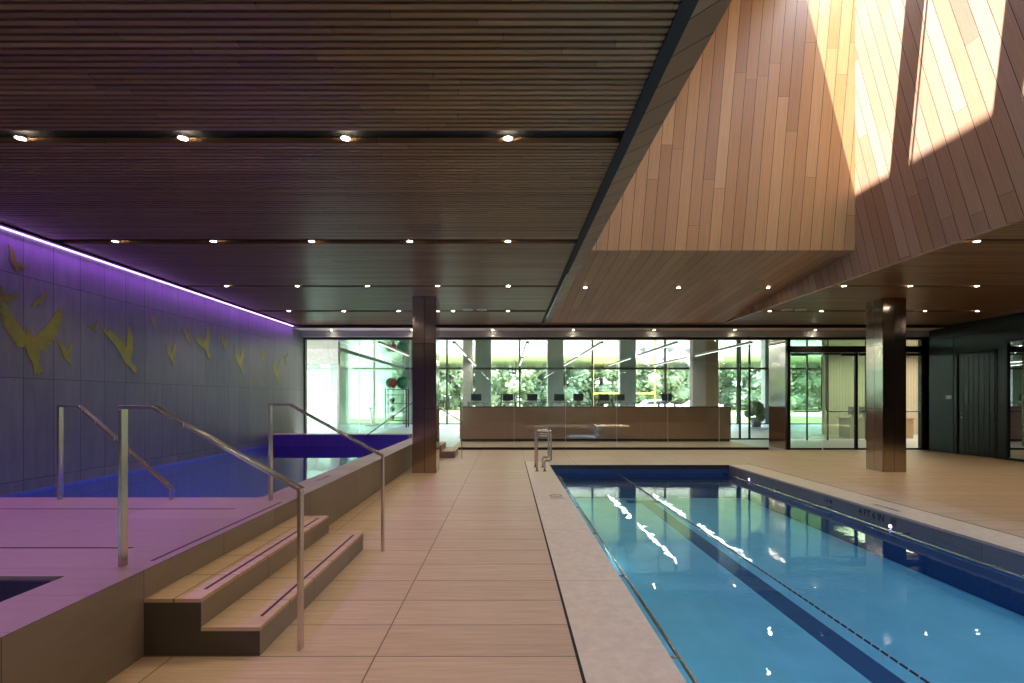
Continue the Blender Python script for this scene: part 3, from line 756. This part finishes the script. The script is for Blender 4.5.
# ------------------------------------------------------------------ DOWNLIGHTS
def make_down():
    t = thing('downlight', 'x', 'ceiling light')
    MB().ring((0, 0, -.004), .034, .044, .012, 24).build('trim_ring', M['gypsum'], t)
    MB().disc((0, 0, -.002), .034, .004, 24).build('lens', M['lamp'], t)
    return t
proto = make_down(); used = [False]
def spotlamp(x, y, z, e):
    ld = SPOTS.get(e)
    if not ld:
        ld = bpy.data.lights.new('downlight_lamp', 'SPOT'); ld.energy = e; ld.spot_size = R(105); ld.spot_blend = .8; ld.color = (1, .78, .54); ld.shadow_soft_size = .04; SPOTS[e] = ld
    lo = bpy.data.objects.new('downlight_lamp', ld); COL.objects.link(lo); lo.location = (x, y, z-.02); return lo
SPOTS = {}
def down(x, y, z, label, group, e=28):
    o = proto if not used[0] else copy_tree(proto); used[0] = True
    o.location = (x, y, z); o['label'] = label; o['group'] = group
    l = spotlamp(x, y, z, e)
rown = {3.97: 'ceiling slot nearest the camera', 6.57: 'second ceiling slot', 9.17: 'third ceiling slot', 11.77: 'fourth ceiling slot'}
for r_ in ROWS:
    vis = 0
    ks = [k_ for k_ in range(4, -1, -1)]
    for k_ in ks:
        X = -1.29*k_
        xp = CX+F*X/r_ if r_ > 0 else -1
        if r_ in rown and xp > 3:
            vis += 1
            lab = '%s downlight from the left in the %s, left ceiling' % (ORD[vis-1], rown[r_])
        else: lab = 'downlight in the slat ceiling outside the view'
        down(X, r_, CZ+.002, lab, 'downlights of the left slat ceiling', 20)
for r_ in ROWS:
    vis = 0
    for k_ in range(5):
        X = 6.93+1.22*k_-(.77 if r_ < 7 else .77)
        if X > XR-.3: continue
        xp = CX+F*X/r_ if r_ > 0 else 2000
        if r_ in rown and xp < 1020:
            vis += 1; lab = '%s downlight from the left in the %s, right ceiling' % (ORD[vis-1], rown[r_])
        else: lab = 'downlight in the right slat ceiling outside the view'
        down(X, r_, CZ+.002, lab, 'downlights of the right slat ceiling', 20)
for i, X in enumerate((1.62, 3.57, 5.45)):
    down(X, 10.47, CZ+.0862*(SOD-10.47)-.010, ('left', 'middle', 'right')[i]+' downlight in the sloping plank soffit', 'downlights of the plank soffit', 30)
for k_ in range(7):
    X = -5.1+2.33*k_
    down(X, 14.45, 3.492, '%s downlight from the left in the grey strip before the gym glass' % ORD[k_], 'downlights before the gym glass', 30)
# round speakers
spk = None
for i, (X, lab) in enumerate(((-.93, 'left round speaker beside the left column top'), (-.61, 'right round speaker beside the left column top'), (6.47, 'left round speaker left of the right column top'), (6.79, 'right round speaker left of the right column top'))):
    t = thing('ceiling_speaker', lab, 'speaker', (X, 11.6, CZ), 'round ceiling speakers')
    MB().ring((0, 0, -.008), .10, .12, .01, 24).build('rim', M['white'], t)
    MB().disc((0, 0, -.006), .10, .004, 24).build('grille', M['lampoff'], t)

# ------------------------------------------------------------------ GYM EQUIPMENT
def treadmill(x, y, label, kind=0, rz=0):
    t = thing('treadmill' if kind != 1 else 'elliptical_trainer', label, 'exercise machine', (x, y, 0), 'machines behind the low wall', rz=rz)
    MB().box(-.42, .42, -.9, .9, .05, .17).build('deck', M['grey'], t, bevel=.02)
    MB().box(-.28, .28, -.85, .8, .17, .18).build('belt', M['rubber'], t)
    for s in (-1, 1): MB().bar([(s*.38, .55, .1), (s*.36, .75, 1.25)], .09, .05, (1, 0, 0)).build('upright', M['grey'], t)
    MB().tube([(-.37, 0.1, 1.22), (-.37, .72, 1.27), (.37, .72, 1.27), (.37, 0.1, 1.22)], .028, 8).build('handrail', M['grey'], t)
    if kind == 1:
        for s in (-1, 1): MB().tube([(s*.30, .1, .3), (s*.33, .35, 1.0), (s*.28, .30, 1.62)], .022, 8).build('moving_arm', M['rubber'], t)
    c = MB().box(-.24, .24, .70, .78, 1.33, 1.62).build('console', M['rubber'], t, bevel=.02)
    MB().box(-.20, .20, .695, .70, 1.38, 1.58).build('screen', M['carglass'], c)
    MB().bar([(0, .74, 1.2), (0, .74, 1.36)], .2, .05, (1, 0, 0)).build('console_neck', M['grey'], t)
    t.scale = (1, 1, 1.07)
    return t
gy = 22.0
gm = [(481, 'dark console of an exercise machine behind the left pier', 0, .35), (508, 'exercise machine with two arms behind the low wall, left of the pool hoops', 1, 0), (533, 'wide treadmill behind the low wall above the pool hoops', 0, 0), (561, 'grey treadmill silhouetted against the second window pier', 0, 0), (584, 'exercise machine right of the second window pier', 0, .2), (607, 'treadmill left of the third window pier', 1, 0), (628, 'small console in front of the third window pier', 0, .3), (672, 'exercise machine before the right end of the low wall', 0, 0)]
for (x_, lab, kd, rz) in gm:
    y_ = gy if lab[0] != 's' else gy+1.5
    treadmill((x_-CX)/F*y_, y_-.0, lab, kd, rz)
# ball rack
rk = thing('ball_rack', 'black upright rack holding exercise balls in the gym', 'rack', (-5.9, 26.6, 0))
b = MB()
for sx in (-.55, .55):
    for sy in (-.3, .3): b.box(sx-.03, sx+.03, sy-.03, sy+.03, 0, 2.05)
b.build('post', M['rubber'], rk)
for z in (.35, .8, 1.25, 1.7, 2.0): MB().box(-.56, .56, -.3, .3, z, z+.03).build('shelf', M['rubber'], rk)
tag(MB().ball((-6.2, 26.6, 2.35), .30).build('exercise_ball', M['redball']), 'red exercise ball on top of the rack', 'ball')
tag(MB().ball((-5.6, 26.6, 2.37), .33).build('exercise_ball', M['greenball']), 'green exercise ball on top of the rack', 'ball')
for i, z in enumerate((.38, .83, 1.28)):
    tag(MB().ball((-6.15, 26.5, z+.145), .14).build('medicine_ball', M['rubber']), 'black medicine ball on the %s shelf of the rack' % ('lowest', 'second', 'third')[i], 'ball', 'medicine balls on the rack')
bk = thing('exercise_bike', 'black exercise bike by the window left of the ball rack', 'exercise machine', (-7.6, 28.0, 0))
MB().box(-.25, .25, -.5, -.42, 0, .06).box(-.25, .25, .42, .5, 0, .06).box(-.04, .04, -.5, .5, .03, .1).build('base', M['rubber'], bk)
MB().tube([(0, 0, .1), (0, -.3, .95)], .035).build('seat_post', M['rubber'], bk)
MB().tube([(0, .05, .1), (0, .42, 1.15)], .035).build('handlebar_post', M['rubber'], bk)
MB().box(-.1, .1, -.45, -.18, .95, 1.02).build('saddle', M['rubber'], bk, bevel=.02)
MB().tube([(-.22, .3, 1.2), (-.2, .45, 1.15), (.2, .45, 1.15), (.22, .3, 1.2)], .02).build('handlebar', M['rubber'], bk)
MB().disc((-.03, .25, .35), .25, .06, 24, 'X').build('flywheel', M['grey'], bk)

# ------------------------------------------------------------------ OUTSIDE
def tree_mesh(seed, mat):
    rnd = random.Random(seed); b = MB(); bm = b.bm
    blobs = []
    for i in range(34):
        a = rnd.random()*6.283; zz = rnd.uniform(.9, 9.6)
        rad = 3.0*math.sin(min(1, max(.15, zz/10.2))*math.pi)**.6
        r = rad*math.sqrt(rnd.random()); blobs.append((Vector((math.cos(a)*r, math.sin(a)*r, zz)), rnd.uniform(.7, 1.35)))
    for c, r in blobs:
        b.ball(c, r*.72, 2, (1, 1, .85))
        for q in range(int(150*r)):
            d = Vector((rnd.gauss(0, 1), rnd.gauss(0, 1), rnd.gauss(0, 1))).normalized(); p = c+d*r*rnd.uniform(.7, 1.1)
            u = Vector((rnd.gauss(0, 1), rnd.gauss(0, 1), rnd.gauss(0, .6))).normalized(); v = u.cross(d+Vector((0, 0, .4))).normalized()
            l = rnd.uniform(.14, .30)
            bm.faces.new([bm.verts.new(p+u*l), bm.verts.new(p+v*l*.55), bm.verts.new(p-u*l), bm.verts.new(p-v*l*.55)])
    return b
protos = []
for s, mt in ((1, 'leafa'), (2, 'leafb'), (3, 'leafc'), (4, 'leafb')):
    t = thing('tree', 'x', 'tree')
    tree_mesh(s, mt).build('crown', M[mt], t)
    MB().tube([(0, 0, -.1), (0, 0, 4.5)], [.3, .18]).build('trunk', M['bark'], t)
    protos.append([t, False])
rnd = random.Random(5); k_ = 0
TL = ['mid green', 'pale green', 'deep green', 'pale rounded']
for row, (y, step) in enumerate(((72, 5.4), (80, 6.0))):
    X = -62
    while X < 78:
        pr = protos[rnd.randrange(4)]
        o = pr[0] if not pr[1] else copy_tree(pr[0]); pr[1] = True
        sc = rnd.uniform(1.05, 1.5); o.location = (X, y+rnd.uniform(-2, 2), -.1); o.scale = (sc, sc, sc*rnd.uniform(.9, 1.15)); o.rotation_euler[2] = rnd.uniform(0, 6)
        o['label'] = '%s tree in the %s of the tree line beyond the lawn' % (TL[protos.index(pr)], ('front', 'back')[row])
        o['group'] = '%s trees, %s row' % (TL[protos.index(pr)], ('front', 'back')[row])
        X += step*rnd.uniform(.8, 1.2)
# goal posts
g = thing('goal_frame', 'yellow goal posts with crossbar on the lawn', 'goal', (10.3, 42, 0), world=True)
MB().tube([(7.1, 42, -.06), (7.1, 42, 7.5)], .09).tube([(12.35, 42, -.06), (12.35, 42, 7.5)], .07).build('post', M['yellow'], g)
MB().tube([(7.1, 42, 1.95), (12.35, 42, 1.95)], .055).build('crossbar', M['yellow'], g)
# shed
sh = thing('storage_shed', 'white corrugated storage shed left of the ball rack', 'shed', (-12, 41, 0), world=True)
b = MB(); b.box(-15, -10.0, 40, 43, -.06, 4.0)
for k_ in range(32): b.box(-15+k_*.156, -15+k_*.156+.08, 39.96, 40, -.06, 4.0)
b.build('wall', M['white'], sh); MB().box(-15.15, -9.85, 39.85, 43.15, 4.0, 4.12).build('roof', M['grey'], sh)
def car(x, y, mat, label):
    c = thing('car', label, 'car', (x, y, -.04))
    prof = [(-2.15, .35), (-2.2, .75), (-1.9, .95), (-1.25, 1.02), (-.75, 1.42), (.9, 1.45), (1.5, 1.05), (2.1, .95), (2.2, .6), (2.15, .3)]
    MB().prism([(a, -.85, z) for a, z in prof], (0, 1.7, 0)).build('body', mat, c, bevel=.06)
    MB().prism([(a, -.87, z) for a, z in ((-1.1, 1.03), (-.7, 1.36), (.85, 1.38), (1.3, 1.05))], (0, 1.74, 0)).build('window', M['carglass'], c)
    for sx in (-1.35, 1.35):
        for sy in (-.88, .7): MB().disc((sx, sy, .33), .33, .18, 20, 'Y').build('wheel', M['rubber'], c)
car(14.6, 50, M['carwhite'], 'white car parked beyond the lawn between the yellow posts')
car(19.5, 51, M['carwhite'], 'white car parked right of the yellow posts')
car(-14.6, 52, M['carblue'], 'blue car parked left of the white shed')
tp = thing('potted_shrub', 'rounded green shrub outside the entrance glazing', 'shrub', (13.4, 27.0, 0))
b = MB(); rr = random.Random(3)
for i in range(26): b.ball((rr.uniform(-.35, .35), rr.uniform(-.3, .3), .55+rr.uniform(-.1, .7)), rr.uniform(.12, .25), 1)
b.build('foliage', M['leafb'], tp); MB().tube([(0, 0, 0), (0, 0, .5)], [.22, .3], 16).build('pot', M['grey'], tp)

# ------------------------------------------------------------------ LIGHTS
def area(name, loc, sx, sy, e, col, rot=(0, 0, 0), portal=False, spread=None):
    l = bpy.data.lights.new(name, 'AREA'); l.shape = 'RECTANGLE'; l.size = sx; l.size_y = sy; l.energy = e; l.color = col
    if spread: l.spread = spread
    if portal: l.cycles.is_portal = True
    o = bpy.data.objects.new(name, l); COL.objects.link(o); o.location = loc; o.rotation_euler = rot; return o
sun = bpy.data.lights.new('sun', 'SUN'); sun.energy = 28; sun.angle = R(.6); sun.color = (1, .96, .90)
so = bpy.data.objects.new('sun', sun); COL.objects.link(so)
so.rotation_euler = Vector((.25, .13, -1)).to_track_quat('-Z', 'Y').to_euler()
area('skylight_portal', ((XE+SX1)/2, 3.6, SZT+.2), SX1-XE, 9.6, 1, (1, 1, 1), portal=True)
area('skylight_portal', (3.5, -.05, SZT+.25), SX1-SX0, 2.1, 1, (1, 1, 1), portal=True)
area('window_portal', (3, DW+.7, 1.6), 32, 3.4, 1, (1, 1, 1), (R(-90), 0, 0), portal=True)
# violet cove light washes down the wall and over the platform
area('cove_lamp', (XL+.065, 5.5, 3.545), .05, 17, 105, (.43, .10, 1.0), (0, R(-22), 0), spread=R(130))
# unseen fill points added under the water to brighten both pools
def point(loc, e, col, r=.08):
    l = bpy.data.lights.new('underwater_fill', 'POINT'); l.energy = e; l.color = col; l.shadow_soft_size = r
    o = bpy.data.objects.new('underwater_fill', l); COL.objects.link(o); o.location = loc
for y in (6.2, 8.6, 11.2):
    point((-2.75, y, -.45), 12, (.35, .3, 1.0))
for y in (-1.0, 2.6, 6.4, 10.0): point((PX0+.2, y, -.5), 3, (.5, .85, 1.0))
for (X, Y, L) in LINL: area('linear_lamp', (X, Y, 3.25), .06, L, 20, (1, .95, .86))
# fill light added over the lobby, no fixture there
area('lobby_fill', (15.5, 18.5, 3.28), 5, 3, 160, (1, .86, .66))

# world
wd = bpy.data.worlds.new('world'); scene.world = wd; wd.use_nodes = True
nt = wd.node_tree; bg = nt.nodes['Background']
tc = nt.nodes.new('ShaderNodeTexCoord'); sx = nt.nodes.new('ShaderNodeSeparateXYZ'); rp = nt.nodes.new('ShaderNodeValToRGB')
nt.links.new(tc.outputs['Generated'], sx.inputs[0]); nt.links.new(sx.outputs[2], rp.inputs[0]); nt.links.new(rp.outputs[0], bg.inputs[0])
rp.color_ramp.elements[0].color = (.95, .98, 1, 1); rp.color_ramp.elements[1].color = (.42, .62, 1, 1)
bg.inputs[1].default_value = 5.5

# ------------------------------------------------------------------ CAMERA
cd = bpy.data.cameras.new('camera'); cd.sensor_width = 36; cd.lens = 36*F/1024; cd.shift_x = (512-CX)/1024; cd.shift_y = (CY-341.5)/1024
cd.clip_end = 1000
co = bpy.data.objects.new('camera', cd); COL.objects.link(co); co.location = (0, 0, EH); co.rotation_euler = (R(90), 0, 0)
scene.camera = co
for o in list(COL.objects):
    if 'world' in o: del o['world']
scene.view_settings.view_transform = 'Standard'; scene.view_settings.look = 'None'; scene.view_settings.gamma = 1; scene.view_settings.exposure = 1.08
scene.view_settings.use_curve_mapping = False
cy = scene.cycles
cy.max_bounces = 10; cy.diffuse_bounces = 5; cy.glossy_bounces = 6; cy.transparent_max_bounces = 24; cy.sample_clamp_indirect = 8
cy.caustics_reflective = False; cy.caustics_refractive = False; cy.blur_glossy = .5
cy.use_denoising = True
